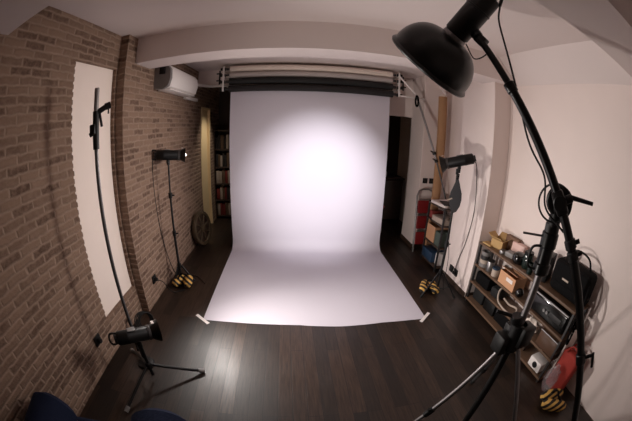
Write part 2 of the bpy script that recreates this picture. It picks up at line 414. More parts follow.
def strobe(name, base, p_tail, p_head, r, refl_r, refl_l, label, group, handle=True):
    """strobe head from its tail to its reflector mouth"""
    t = thing(name, label, 'studio strobe', base, group)
    a, b = V(p_tail), V(p_head); d = (b-a).normalized(); F = frame(a, d)
    L = (b-a).length-refl_l
    bm = BM(); lathe(bm, [(0, 0), (r*.86, 0), (r, .012), (r, L*.3), (r*1.03, L*.32), (r*1.03, L*.36), (r, L*.38), (r, L-.01), (r*.92, L), (0, L)], F, 26); h = obj('housing', bm, 'black', t)
    bm = BM(); box(bm, (0, r+.004, L*.5), (r*.9, .006, L*.25), bev=.002, mtx=F); x = obj('badge', bm, 'grey', h); x['label'] = 'grey badge'
    bm = BM(); lathe(bm, [(r*1.02, L-.004), (r*1.08, L+.002), (r*1.08, L+.018), (r*.9, L+.02)], F, 26); obj('mount_ring', bm, 'steel', h)
    bm = BM(); lathe(bm, [(r*.8, L+.01), (r*.95, L+.02), (refl_r*.93, L+refl_l*.85), (refl_r, L+refl_l), (refl_r*.96, L+refl_l), (refl_r*.88, L+refl_l*.83), (r*.7, L+.03), (r*.7, L+.01)], F, 30); rf = obj('reflector', bm, 'blackm', t)
    bm = BM(); lathe(bm, [(0, L+.02), (r*.45, L+.025), (r*.5, L+.06), (r*.3, L+.085), (0, L+.09)], F, 18); obj('flash_dome', bm, 'white', rf)
    bm = BM(); box(bm, (0, refl_r*.92, L+refl_l*.55), (.035, .004, .02), bev=.001, mtx=F); x = obj('glint_plate', bm, 'paperw', rf); x['label'] = 'small white painted glint'  # white plate stands in for a glint on the reflector
    bm = BM(); box(bm, (0, 0, -.012), (r*1.2, r*1.1, .022), bev=.004, mtx=F); obj('control_panel', bm, 'dgrey', h)
    if handle:
        bm = BM(); tube(bm, spline([F @ V((0, r*.9, .0)), F @ V((0, r*.95, -.045)), F @ V((0, r*.1, -.06)), F @ V((0, -r*.75, -.045)), F @ V((0, -r*.75, .0))], 6), .008, 8); obj('handle', bm, 'black', t)
    bm = BM(); m = V(base); mid = a+d*L*.5
    cyl(bm, m, m+V((0, 0, .06)), .017); box(bm, (m+mid)/2+V((0, 0, .005)), (.03, .03, max(.05, (mid-m).length*.8)), bev=.005)
    cyl(bm, mid+V((0, 0, -r-.02))+d.cross(V((0, 0, 1))).normalized()*-.03, mid+V((0, 0, -r-.02))+d.cross(V((0, 0, 1))).normalized()*.08, .009); obj('swivel_mount', bm, 'black', t)
    return t

def thin_stand(name, c, ztop, label, group, hub=.30, r=.30, azs=(20, 140, 260), joints=(.62, 1.05), pr=.012, m='black'):
    t = thing(name, label, 'light stand', c, group)
    c = V(c)
    bm = BM(); cyl(bm, c+V((0, 0, .03)), c+V((0, 0, joints[0])), pr*1.25); cyl(bm, c+V((0, 0, joints[0])), c+V((0, 0, joints[1])), pr); cyl(bm, c+V((0, 0, joints[1])), c+V((0, 0, ztop)), pr*.8); obj('pole', bm, m, t)
    for z in joints:
        bm = BM(); cyl(bm, c+V((0, 0, z-.03)), c+V((0, 0, z+.03)), pr*1.9); cyl(bm, c+V((pr, 0, z)), c+V((.05, 0, z)), .008); obj('collar', bm, 'black', t)
    bm = BM(); cyl(bm, c+V((0, 0, hub-.03)), c+V((0, 0, hub+.03)), pr*2.2); obj('leg_collar', bm, 'black', t)
    legs(t, c, hub, r, azs, .010, m, brace=.07)
    return t

STG = 'studio strobes on stands'
# --- left strobe by the brick wall
LS = (-1.296, 2.871, 0)
thin_stand('light_stand', LS, 1.40, 'thin black light stand by the brick wall with a striped sandbag on its legs', 'light stands', r=.16, hub=.22, azs=(10, 130, 250))
strobe('studio_strobe', (LS[0], LS[1], 1.38), (-1.415, 2.815, 1.492), (-1.125, 2.945, 1.468), .054, .082, .075, 'black strobe head on the thin stand in front of the brick wall', STG)
# --- right strobe by the pier
RS = (1.668, 2.552, 0)
thin_stand('light_stand', RS, 1.40, 'thin black light stand by the white pier carrying a strobe and a dark pouch', 'light stands', r=.24, hub=.28, azs=(75, 195, 315))
strobe('studio_strobe', (RS[0], RS[1], 1.38), (1.80, 2.462, 1.57), (1.515, 2.652, 1.458), .055, .092, .08, 'black strobe head tilted on the thin stand beside the white pier', STG, False)
# --- low strobe at the lower left
LW = (-1.06, 1.33, 0)
t = thing('light_stand', 'low black tripod stand on the dark floor under the lowest strobe', 'light stand', LW, 'light stands')
bm = BM(); cyl(bm, V(LW)+V((0, 0, .05)), V(LW)+V((0, 0, .36)), .014); obj('pole', bm, 'black', t)
bm = BM(); cyl(bm, V(LW)+V((0, 0, .13)), V(LW)+V((0, 0, .19)), .028); obj('leg_collar', bm, 'black', t)
legs(t, LW, .16, .42, (22, 142, 255), .012, 'black', foot='grey')
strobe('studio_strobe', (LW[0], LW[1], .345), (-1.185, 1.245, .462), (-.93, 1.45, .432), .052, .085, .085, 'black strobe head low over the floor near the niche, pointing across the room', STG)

# --- sandbags
def sandbag(loc, label, proto=[None]):
    if proto[0] is None:
        t = thing('sandbag', label, 'sandbag', loc, 'striped sandbags on stand legs')
        c = V(loc)
        for s in (-1, 1):
            bm = BM()
            lathe(bm, [(0, -.12), (.03, -.116), (.048, -.088), (.055, -.03), (.055, .03), (.048, .088), (.03, .116), (0, .12)], Matrix.Translation(c+V((s*.06, 0, .052))) @ Matrix.Rotation(PI/2, 4, 'X') @ Matrix.Rotation(s*.2, 4, 'Y') @ Matrix.Scale(.92, 4, (0, 1, 0)), 20)
            obj('sand_pouch', bm, 'stripes', t)
        bm = BM(); tube(bm, spline([c+V((-.045, -.04, .095)), c+V((-.03, 0, .135)), c+V((.03, 0, .135)), c+V((.045, .04, .095))]), .009, 8); obj('handle', bm, 'fabric', t)
        proto[0] = t; return t
    return dup(proto[0], loc, label)
s1 = sandbag((-1.25, 2.82, 0), 'black and yellow striped sandbag on the floor by the brick wall')
s2 = sandbag((1.60, 2.63, 0), 'black and yellow striped sandbag on the floor by the white pier'); s2.rotation_euler.z = math.radians(-20)
s3 = sandbag((1.93, .60, 0), 'black and yellow striped sandbag at the near end of the bookshelf under the red bag'); s3.rotation_euler.z = math.radians(60)

# --- tall pole with a grip clamp in front of the niche
TP = V((-1.195, 1.477, 0))
t = thing('grip_pole', 'tall thin dark pole with a grip clamp in front of the white niche', 'pole', TP)
bm = BM(); lathe(bm, [(0, 0), (.075, 0), (.08, .008), (.07, .022), (.03, .03), (0, .03)], Matrix.Translation(TP), 28); obj('base_plate', bm, 'black', t)
bm = BM(); cyl(bm, TP+V((0, 0, .025)), TP+V((0, 0, 1.70)), .0135); obj('lower_tube', bm, 'steel', t)
bm = BM(); cyl(bm, TP+V((0, 0, 1.68)), TP+V((0, 0, 2.045)), .0165); x = obj('upper_tube', bm, 'alu', t); x['label'] = 'bright metal tube end'
bm = BM(); cyl(bm, TP+V((0, 0, 1.665)), TP+V((0, 0, 1.90)), .022); box(bm, TP+V((-.012, -.01, 1.79)), (.045, .04, .06), bev=.006); g = obj('clamp_body', bm, 'black', t)
dv = V((.78, .62, 0))
bm = BM(); cyl(bm, TP+V((0, 0, 1.885)), TP+dv*.075+V((0, 0, 1.925)), .018); cyl(bm, TP+dv*.06+V((0, 0, 1.92)), TP+dv*.10+V((0, 0, 1.93)), .022); cyl(bm, TP+dv*.085+V((0, 0, 1.92)), TP+dv*.085+V((0, 0, 1.875)), .005); obj('clamp_jaw', bm, 'black', g)
bm = BM(); cyl(bm, TP+dv*.025+V((0, 0, 1.885)), TP+dv*.042+V((0, 0, 1.80)), .009); cyl(bm, TP-dv*.045+V((0, 0, 1.755)), TP-dv*.012+V((0, 0, 1.77)), .014); obj('trigger_lever', bm, 'black', g)

# --- boom stand with the big dish lamp, front right
BS = V((1.06, .752, 0))
t = thing('boom_stand', 'heavy black and chrome boom stand in the foreground in front of the bookshelf', 'boom stand', BS)
bm = BM(); cyl(bm, BS+V((0, 0, .14)), BS+V((0, 0, .95)), .022); obj('lower_column', bm, 'black', t)
bm = BM(); cyl(bm, BS+V((0, 0, .90)), BS+V((0, 0, 1.27)), .019); x = obj('chrome_column', bm, 'chrome', t); x['label'] = 'chrome column'
bm = BM(); cyl(bm, BS+V((0, 0, 1.225)), BS+V((0, 0, 1.46)), .036); cyl(bm, BS+V((0, 0, 1.23)), BS+V((0, 0, 1.28)), .043); cyl(bm, BS+V((0, 0, 1.35)), BS+V((0, 0, 1.42)), .042); obj('upper_sleeve', bm, 'blackm', t)
bm = BM(); cyl(bm, BS+V((0, 0, .80)), BS+V((0, 0, .96)), .048); box(bm, BS+V((.03, -.03, .90)), (.09, .08, .12), bev=.012); box(bm, BS+V((-.05, .03, .83)), (.07, .09, .11), bev=.012); box(bm, BS+V((.01, .05, .86)), (.08, .06, .13), bev=.012); obj('leg_hub', bm, 'black', t)
bm = BM(); cyl(bm, BS+V((-.02, .015, .96)), BS+V((-.03, .02, 1.00)), .036); cyl(bm, BS+V((-.05, .04, .99)), BS+V((-.12, .09, 1.00)), .010); obj('column_lock', bm, 'black', t)
legs(t, BS, .86, .50, (172, 292), .0135, 'chrome', clamp=True)
legs(t, BS, .86, .50, (52,), .0135, 'steel', clamp=True)
bm = BM(); tube(bm, spline([BS+V((-.03, .0, 1.36)), BS+V((-.065, .04, 1.34)), BS+V((-.065, .04, 1.26)), BS+V((-.03, 0, 1.25))]), .006, 8); obj('side_handle', bm, 'black', t)
bm = BM(); cyl(bm, BS+V((-.02, .02, 1.395)), BS+V((-.10, .09, 1.39)), .005); obj('lock_lever', bm, 'steel', t)
# boom: a straight bar through the pivot; PV pivot, ends computed once from the measured picture plane
C0 = V((0, 0, 1.7208))
PV = C0+V((.8142, .5654, -.1317))*1.22
LE = C0+V((.5537, .7494, .3631))*1.36
bd = (LE-PV).normalized(); JT = PV+bd*.63*(LE-PV).length
LOWER = PV-bd*1.25
bm = BM(); cyl(bm, LOWER, JT, .0205, n=18); lb = obj('boom_arm', bm, 'blackm', t)
bm = BM(); cyl(bm, JT-bd*.01, LE, .0165, n=18); cyl(bm, JT-bd*.02, JT+bd*.025, .026, n=18); obj('boom_extension', bm, 'blackm', lb)
side = bd.cross(V((0, 0, 1))).normalized()
to_cam = (C0-PV).normalized(); nb_ = to_cam-bd*to_cam.dot(bd); nb_.normalize()
sd = bd.cross(nb_).normalized()
if sd.x < 0: sd = -sd
bm = BM(); cyl(bm, PV-nb_*.085, PV-nb_*.045, .064, n=28); cyl(bm, PV-nb_*.05, PV+nb_*.03, .032, n=24); box(bm, (0, 0, 0), (.055, .055, .10), bev=.012, mtx=frame(PV, bd)); cyl(bm, BS+V((0, 0, 1.42)), PV-nb_*.06, .03); obj('pivot_clamp', bm, 'black', t)
bm = BM(); cyl(bm, PV+sd*.03, PV+sd*.06, .018); cyl(bm, PV+sd*.05+V((0, 0, .005)), PV+sd*.145-bd*.055, .010, .008); obj('clamp_lever', bm, 'black', t)
bm = BM(); torus(bm, PV-nb_*.05-sd*.022, nb_, .078, .0045, 40, 8); obj('pivot_cable_loop', bm, 'rubber', t)
for k, off in ((0, .17), (1, .22)):
    bm = BM(); p = PV-bd*off; cyl(bm, p-bd*.02, p+bd*.02, .027, n=18); cyl(bm, p+sd*.02, p+sd*.045, .010); obj('arm_collar', bm, 'black', t)
p = PV-bd*.72
bm = BM(); cyl(bm, p-bd*.03, p+bd*.03, .027); cyl(bm, p+sd*.02, p+sd*.07, .009); cyl(bm, p+sd*.068+bd*.012, p+sd*.064-bd*.07, .008); obj('end_lock', bm, 'black', t)

# dish lamp on the boom's end
DC = C0+V((.443, .862, .258)).normalized()*1.40      # middle of the dish
AX = V((-.338, .662, -.668)).normalized()
AX = (AX + V((.44, .86, .24))*-.06).normalized()
t = thing('dish_lamp', 'large black dish lamp hanging from the boom at the top right', 'studio lamp', DC)
R_ = .203; H_ = .165
F = frame(DC-AX*.165, AX)
outer = []; inner = []
for i in range(13):
    a = PI/2*i/12; outer.append((.055+(R_-.055)*math.sin(a)**.95, H_*(1-math.cos(a)**1.0)*1.0))
outer += [(R_+.006, H_+.004), (R_+.012, H_+.012), (R_+.008, H_+.02)]
inner = [(R_-.004, H_+.016), (R_-.006, H_)]+[(max(.045, r-.006), z+.006) for r, z in outer[10::-1]]
bm = BM(); lathe(bm, outer+inner, F, 48); ds = obj('dish', bm, 'blackm', t)
bm = BM(); lathe(bm, [(.045, -.022), (.056, -.018), (.059, .0), (.055, .010), (.045, .010)], F, 30); x = obj('mount_ring', bm, 'chrome', t); x['label'] = 'chrome mount ring'
bm = BM(); lathe(bm, [(0, -.29), (.045, -.29), (.058, -.28), (.060, -.20), (.063, -.198), (.063, -.19), (.060, -.188), (.060, -.030), (.052, -.018), (0, -.018)], F, 30); hs = obj('housing', bm, 'black', t)
up_ = F.to_3x3() @ V((0, 1, 0)); rt_ = F.to_3x3() @ V((1, 0, 0))
if up_.z < 0: up_ = -up_
bm = BM()
for s in (-.03, .03): tube(bm, spline([F @ V((s, .05, -.28)), F @ V((s, .06, -.33)), F @ V((s, -.02, -.335)), F @ V((s, -.05, -.285))], 6), .008, 8)
obj('grab_handle', bm, 'black', hs)
# swivel between housing and boom end
hp = F @ V((0, 0, -.085)); dirn = (LE-hp); dirn -= AX*dirn.dot(AX); dirn.normalize()
bm = BM(); cyl(bm, hp+dirn*.05, hp+dirn*.11, .022); box(bm, (0, 0, 0), (.05, .05, .05), bev=.008, mtx=frame(hp+dirn*.10, AX)); cyl(bm, hp+dirn*.10, LE, .017); cyl(bm, LE-bd*.02, LE+bd*.012, .026); obj('swivel', bm, 'black', t)
bm = BM(); lathe(bm, [(0, .02), (.02, .02), (.03, .05), (.02, .085), (0, .09)], F, 18); obj('lamp_bulb', bm, 'white', t)
# lamp cable
tl = F @ V((-.0, -.03, -.285))
e1 = PV+bd*.62*(LE-PV).length-nb_*.02-sd*.022
q0 = F @ V((0, 0, -.29)); 
bm = BM(); tube(bm, spline([q0+dirn*.055, (q0*.62+e1*.38)+V((.015, 0, 0)), PV+bd*.40*(LE-PV).length-sd*.03, PV+bd*.12-sd*.03-nb_*.02, PV-nb_*.03-sd*.07, PV-bd*.12-nb_*.03-sd*.02], 10), .0045, 8)
tag(obj('power_cable', bm, 'rubber', loc=tuple(e1)), 'thin black cable hanging along the boom from the dish lamp', 'cable')
bm = BM(); b0 = F @ V((0, 0, -.02))+dirn*.06; tube(bm, spline([b0, b0+dirn*.05-V((0, 0, .035)), LE-bd*.09-V((0, 0, .015)), LE-bd*.05]), .003, 8)
tag(obj('safety_wire', bm, 'rubber', loc=tuple(b0)), 'small curved wire between the dish and the boom tip', 'wire')

# ------------------------------------------------------------------ left side: cables, socket, wheel, back room
bm = BM(); tube(bm, spline([(-1.42, 2.80, 1.47), (-1.45, 2.78, 1.40), (-1.455, 2.80, .95), (-1.44, 2.86, .45), (-1.40, 2.93, .10), (-1.34, 3.0, .012), (-1.15, 3.02, .008), (-1.0, 2.86, .008)], 8), .0045, 8)
tag(obj('power_cable', bm, 'rubber', loc=(-1.42, 2.8, 0)), 'thin black cable hanging from the strobe along the brick wall to the floor', 'cable')
def socket(p, n, label, plug=True, name='wall_socket'):
    t = thing(name, label, 'socket', p, 'black wall sockets'); p = V(p); n = V(n); F = frame(p, n)
    bm = BM(); box(bm, (0, 0, .008), (.085, .085, .016), bev=.004, mtx=F); obj('cover_plate', bm, 'black', t)
    if plug: bm = BM(); cyl(bm, F @ V((0, 0, .014)), F @ V((0, 0, .05)), .02); obj('plug', bm, 'rubber', t)
    else: bm = BM(); cyl(bm, F @ V((0, 0, .014)), F @ V((0, 0, .02)), .018); obj('socket_face', bm, 'dgrey', t)
socket((XL2, 2.464, .25), (1, 0, 0), 'black wall socket with a plug on the brick wall past the niche')
socket((XL1, 1.362, .27), (1, 0, 0), 'black wall socket on the brick wall left of the low strobe')
bm = BM(); tube(bm, spline([(XL2+.05, 2.464, .245), (XL2+.10, 2.50, .2), (XL2+.12, 2.56, .08), (XL2+.16, 2.62, .008), (-1.2, 2.7, .008)]), .0045, 8)
tag(obj('power_cable', bm, 'rubber', loc=(-1.4, 2.5, 0)), 'short black cable from the plugged socket down to the floor by the brick wall', 'cable')
bm = BM()
for k in range(4): torus(bm, (-1.385+.012*k, 1.92+.006*k, .10), (.75, -.45, .25), .088-.004*k, .006, 36, 8)
tag(obj('cable_coil', bm, 'rubber', loc=(-1.38, 1.92, 0)), 'coiled black cable leaning by the wall under the niche, behind the low strobe', 'cable coil')
# round wheel leaning on the wall
wc = V((-1.345, 4.06, .263)); wn = V((.96, -.19, .13)).normalized(); F = frame(wc, wn)
t = thing('wooden_wheel', 'round dark wooden wheel leaning on the brick wall left of the backdrop', 'wheel', (-1.345, 4.02, 0))
bm = BM(); lathe(bm, [(.215, -.03), (.255, -.03), (.26, -.02), (.26, .02), (.255, .03), (.215, .03), (.21, .02), (.21, -.02), (.215, -.03)], F, 40); obj('rim', bm, 'wheel', t)
bm = BM(); lathe(bm, [(0, -.012), (.215, -.012), (.215, .0), (0, .0)], F, 40); obj('disc_panel', bm, 'dwood', t)
bm = BM(); lathe(bm, [(0, .04), (.03, .04), (.055, .03), (.06, -.02), (0, -.02)], F, 24); obj('hub', bm, 'wheel', t)
for k in range(8):
    a = 2*PI*k/8+.2; bm = BM(); cyl(bm, F @ V((.05*math.cos(a), .05*math.sin(a), .008)), F @ V((.215*math.cos(a), .215*math.sin(a), .008)), .013, n=10); obj('spoke', bm, 'wheel', t)

# back room, left: bookcase with books
t = thing('bookcase', 'dark wooden bookcase in the unlit room left of the backdrop', 'bookcase', (-1.12, 5.5, 0))
bm = BM()
for x in (-1.455, -.79): box(bm, (x, 5.53, .86), (.03, .30, 1.70))
box(bm, (-1.12, 5.67, .86), (.66, .015, 1.70)); obj('carcass', bm, 'dwood', t)
SH = (.05, .36, .68, 1.0, 1.34, 1.70)
for z in SH:
    bm = BM(); box(bm, (-1.12, 5.53, z), (.64, .29, .025)); obj('shelf', bm, 'dwood', t)
wn_ = ['red', 'brown', 'charcoal', 'pale']; mk = ['bookr', 'bookb', 'bookk', 'bookw']
ordn = ['lowest', 'second lowest', 'middle', 'second highest', 'top']
for si, z in enumerate(SH[:5]):
    x = -1.425; i = 0
    seq = [[3, 0, 0, 1, 3, 2, 0], [0, 3, 1, 0, 2, 3], [3, 3, 1, 0, 3, 2, 1], [2, 1, 3, 2, 2, 1], [2, 2, 1, 2, 3]][si]
    for k in seq:
        w = .035+.03*random.random(); h = .20+.07*random.random()
        bm = BM(); box(bm, (x+w/2, 5.50, z+.0135+h/2), (w*.94, .19, h), bev=.003)
        b = obj('book', bm, mk[k], loc=(x+w/2, 5.5, z+.013))
        tag(b, 'upright %s book on the %s shelf of the dark back-room bookcase' % (wn_[k], ordn[si]), 'book', 'books on the %s shelf, %s covers' % (ordn[si], wn_[k]))
        x += w+.004
# back room, right: low cabinet with small things seen through the doorway
t = thing('sideboard', 'dark sideboard in the unlit room beyond the right doorway', 'sideboard', (1.75, 5.45, 0))
bm = BM(); box(bm, (1.75, 5.47, .44), (.85, .44, .80), bev=.006); obj('body', bm, 'dwood', t)
bm = BM(); box(bm, (1.75, 5.465, .865), (.89, .48, .03), bev=.005); obj('top', bm, 'dwood', t)
for s in (-1, 1):
    bm = BM(); box(bm, (1.75+s*.21, 5.243, .44), (.40, .018, .74), bev=.004); dd = obj('door', bm, 'dwood', t)
    bm = BM(); cyl(bm, (1.75+s*.04, 5.235, .48), (1.75+s*.04, 5.215, .48), .012); obj('knob', bm, 'steel', dd)
bm = BM(); lathe(bm, [(0, 0), (.035, 0), (.04, .02), (.04, .16), (.015, .2), (.013, .26), (0, .26)], Matrix.Translation((1.66, 5.36, .881)), 18)
tag(obj('bottle', bm, 'glassg', loc=(1.66, 5.36, .88)), 'dark bottle on the sideboard beyond the doorway', 'bottle')
bm = BM(); lathe(bm, [(0, 0), (.045, 0), (.055, .06), (.05, .1), (.044, .1), (.046, .06), (.038, .012), (0, .012)], Matrix.Translation((1.80, 5.33, .881)), 18)
tag(obj('bowl', bm, 'white', loc=(1.8, 5.33, .88)), 'small white bowl on the sideboard beyond the doorway', 'bowl')
t = thing('stool', 'small red seated stool in the dark doorway right of the backdrop', 'stool', (1.50, 4.75, 0))
bm = BM(); cyl(bm, (1.50, 4.75, .42), (1.50, 4.75, .47), .15, bev=.015); obj('seat', bm, 'redbag', t)
for a in (45, 135, 225, 315):
    d = V((math.cos(math.radians(a)), math.sin(math.radians(a)), 0)); bm = BM(); cyl(bm, V((1.5, 4.75, .42))+d*.10, V((1.5, 4.75, .0))+d*.15, .013); obj('leg', bm, 'dwood', t)

# ------------------------------------------------------------------ recess on the right
def light_switch(x, label):
    t = thing('light_switch', label, 'switch', (x, 3.9, 1.075), 'black switches on the column')
    bm = BM(); box(bm, (x, 3.895, 1.075), (.078, .012, .078), bev=.003); obj('switch_plate', bm, 'black', t)
    bm = BM(); box(bm, (x, 3.886, 1.075), (.04, .008, .045), bev=.002); obj('rocker', bm, 'dgrey', t)
light_switch(1.975, 'left black switch plate on the white column over the red step stool')
light_switch(2.085, 'right black switch plate on the white column over the red step stool')
# red folding step stool
t = thing('step_stool', 'folded red step stool with a grey tube frame against the white column', 'step stool', (1.98, 3.80, 0))
ly = lambda z: 3.73+.12*z
bm = BM(); pts = [(1.84, ly(0), .012), (1.84, ly(.5), .5), (1.84, ly(.86), .86), (1.87, ly(.93), .93), (1.93, ly(.955), .955), (2.03, ly(.955), .955), (2.09, ly(.93), .93), (2.12, ly(.86), .86), (2.12, ly(.5), .5), (2.12, ly(0), .012)]
tube(bm, pts, .0125, 10); obj('tube_frame', bm, 'alu', t)
for z in (.20, .44, .67):
    bm = BM(); box(bm, (0, 0, 0), (.25, .03, .19), bev=.008, mtx=Matrix.Translation((1.98, ly(z)-.012, z+.03)) @ Matrix.Rotation(-.12, 4, 'X')); st = obj('step', bm, 'red', t)
    bm = BM(); box(bm, (1.98, ly(z)-.014, z+.142), (.25, .024, .014), bev=.003); obj('step_edge', bm, 'alu', st)
bm = BM()
for x in (1.865, 2.095): cyl(bm, (x, 3.80, .012), (x, ly(.7)+.035, .7), .010)
obj('rear_frame', bm, 'alu', t)
# cardboard tube
t = thing('cardboard_tube', 'tall brown cardboard tube standing behind the small shelf rack', 'tube', (2.05, 3.64, 0))
bm = BM(); lathe(bm, [(.050, 0), (.064, 0), (.064, 2.32), (.050, 2.32), (.050, 0)], Matrix.Translation((2.05, 3.64, 0)), 28); obj('tube_wall', bm, 'card', t)
bm = BM(); lathe(bm, [(0, 2.27), (.049, 2.27), (.049, 2.335), (.03, 2.345), (0, 2.345)], Matrix.Translation((2.05, 3.64, 0)), 24); obj('end_plug', bm, 'creamroll', t)
# telescopic pole hanging from the bracket brace
t = thing('telescopic_pole', 'slim silver telescopic pole with black clamps slanting beside the white column', 'pole', (2.12, 3.48, .9))
pa, pb = V((1.715, 3.80, 2.27)), V((2.135, 3.49, .90)); pd = (pb-pa)
bm = BM(); cyl(bm, pa, pa+pd*.62, .016); obj('outer_tube', bm, 'alu', t)
bm = BM(); cyl(bm, pa+pd*.60, pb, .011); obj('inner_tube', bm, 'steel', t)
for f in (.555, .63):
    p = pa+pd*f; bm = BM(); box(bm, (0, 0, 0), (.055, .05, .04), bev=.008, mtx=frame(p, pd)); cyl(bm, p, p+V((-.07, -.02, .03)), .010); obj('clamp', bm, 'black', t)
bm = BM(); q = pa+V((-.01, -.02, -.05)); tube(bm, [q+V((.022*math.cos(a), 0, .075*math.sin(a))) for a in [2*PI*i/24 for i in range(24)]], .014, 8, True); obj('hanging_loop', bm, 'fabric', t)
# small rack with papers and boxes
SX0, SX1, SY0, SY1 = 1.885, 2.205, 3.06, 3.53
t = thing('shelf_rack', 'narrow metal shelf rack stuffed with boxes and papers in the wall recess', 'shelf rack', (2.04, 3.29, 0))
for x in (SX0+.012, SX1-.012):
    for y in (SY0+.012, SY1-.012):
        bm = BM(); box(bm, (x, y, .44), (.024, .024, .88), bev=.003); obj('post', bm, 'dgrey', t)
RZ = (.06, .33, .63, .85)
for z in RZ: bm = BM(); box(bm, ((SX0+SX1)/2, (SY0+SY1)/2, z), (SX1-SX0, SY1-SY0, .02), bev=.003); obj('shelf_board', bm, 'dwood', t)
def bx(name, c, s, m, label, cat, rz=0., bev=.004, group=None):
    bm = BM(); box(bm, (c[0], c[1], c[2]+s[2]/2), s, rz, bev); return tag(obj(name, bm, m, loc=c), label, cat, group)
def carton(name, c, s, m, label, cat='box', rz=0., flaps=.35, group=None, tapem='ycard'):
    """open cardboard box with four splayed flaps"""
    t = thing(name, label, cat, c, group); x, y, z = s; F = Matrix.Translation(V(c)) @ Matrix.Rotation(rz, 4, 'Z'); w = .004
    bm = BM(); box(bm, (0, 0, w/2), (x, y, w), mtx=F)
    for sx in (-1, 1): box(bm, (sx*(x/2-w/2), 0, z/2), (w, y, z), mtx=F)
    for sy in (-1, 1): box(bm, (0, sy*(y/2-w/2), z/2), (x-2*w, w, z), mtx=F)
    obj('box_body', bm, m, t)
    if flaps:
        for sx in (-1, 1):
            bm = BM(); box(bm, (0, 0, 0), (z*flaps, y*.96, w), mtx=F @ Matrix.Translation((sx*(x/2+z*flaps*.40), 0, z+z*flaps*.26)) @ Matrix.Rotation(-sx*.6, 4, 'Y')); obj('flap', bm, m, t)
        for sy in (-1, 1):
            bm = BM(); box(bm, (0, 0, 0), (x*.96, z*flaps, w), mtx=F @ Matrix.Translation((0, sy*(y/2+z*flaps*.40), z+z*flaps*.26)) @ Matrix.Rotation(sy*.6, 4, 'X')); obj('flap', bm, m, t)
    return t
bx('magazine_stack', (2.02, 3.30, .86), (.24, .34, .035), 'paperw', 'pale magazines lying on top of the narrow shelf rack', 'magazines', .1)
bx('folder', (2.04, 3.22, .896), (.22, .24, .012), 'dgrey', 'dark folder lying on the magazines on the narrow shelf rack', 'folder', -.25)
bx('paper_pile', (2.02, 3.24, .64), (.24, .30, .07), 'bookw', 'pile of pale papers on the second highest board of the narrow shelf rack', 'papers', .08)
bx('small_red_box', (2.0, 3.47, .64), (.18, .09, .10), 'bookr', 'small red box beside the paper pile on the narrow shelf rack', 'box')
carton('cardboard_box', (2.03, 3.38, .34), (.26, .24, .22), 'ocard', 'tan cardboard box on the middle of the narrow shelf rack', flaps=0)
bx('green_box', (2.02, 3.17, .34), (.24, .14, .19), 'teal', 'dull grey-green box next to the tan cardboard box on the narrow shelf rack', 'box')
bx('blue_crate', (2.02, 3.36, .07), (.27, .30, .14), 'blue', 'blue plastic crate on the lowest board of the narrow shelf rack', 'crate', 0, .01)
bx('white_jug', (2.0, 3.14, .07), (.14, .10, .17), 'white', 'white jug beside the blue crate at the bottom of the narrow shelf rack', 'jug', 0, .02)
# pouch on the right stand
t = thing('stand_pouch', 'dark grey teardrop-shaped pouch hanging on the right light stand', 'pouch', (RS[0]-.03, RS[1]-.03, 1.0))
pc = V((RS[0]-.02, RS[1]-.055, .99)); vd = V((.55, .835, 0)); F = Matrix(((.835, 0, .55, pc.x), (-.55, 0, .835, pc.y), (0, 1, 0, pc.z), (0, 0, 0, 1)))
bm = BM(); out = [(0, 0), (.030, .02), (.058, .08), (.066, .15), (.060, .21), (.038, .27), (.017, .31), (.013, .345)]
pts = out+[(-x, y) for x, y in out[:0:-1]]
prism(bm, pts, -.016, .016, F); bmesh.ops.bevel(bm, geom=[e for e in bm.edges if abs((e.verts[0].co-e.verts[1].co).length-.032) > .002], offset=.008, segments=2, affect='EDGES'); obj('pouch_body', bm, 'slate', t)
bm = BM(); box(bm, (.015, .15, -.0165), (.055, .014, .002), mtx=F @ Matrix.Rotation(.5, 4, 'Z')); x = obj('logo_patch', bm, 'bookw', t); x['label'] = 'small pale logo patch'
bm = BM(); tube(bm, [F @ V((.0, .33, 0)), F @ V((.004, .37, .01)), F @ V((.006, .40, .03))], .009, 8); obj('hanging_strap', bm, 'fabric', t)
# cables and sockets on the pier
bm = BM(); tube(bm, spline([(1.80, 2.47, 1.555), (1.86, 2.47, 1.47), (1.975, 2.56, 1.0), (1.98, 2.62, .60), (1.978, 2.70, .32), (1.972, 2.69, .18)]), .004, 8)
tag(obj('power_cable', bm, 'rubber', loc=(1.9, 2.5, .2)), 'thin dark cable hanging from the right strobe down the white pier', 'cable')
bm = BM(); tube(bm, spline([(RS[0]+.02, RS[1]+.02, .95), (1.80, 2.72, .60), (1.92, 2.84, .35), (1.95, 2.86, .12), (1.90, 2.80, .02), (1.80, 2.60, .008)]), .004, 8)
tag(obj('power_cable', bm, 'rubber', loc=(1.9, 2.7, 0)), 'thin dark cable sagging from the right stand to the floor by the pier', 'cable')
socket((XP, 2.80, .18), (-1, 0, 0), 'upper-left black socket low on the white pier', False)
socket((XP, 2.69, .18), (-1, 0, 0), 'black socket with a plug low on the white pier nearer the bookshelf', True)

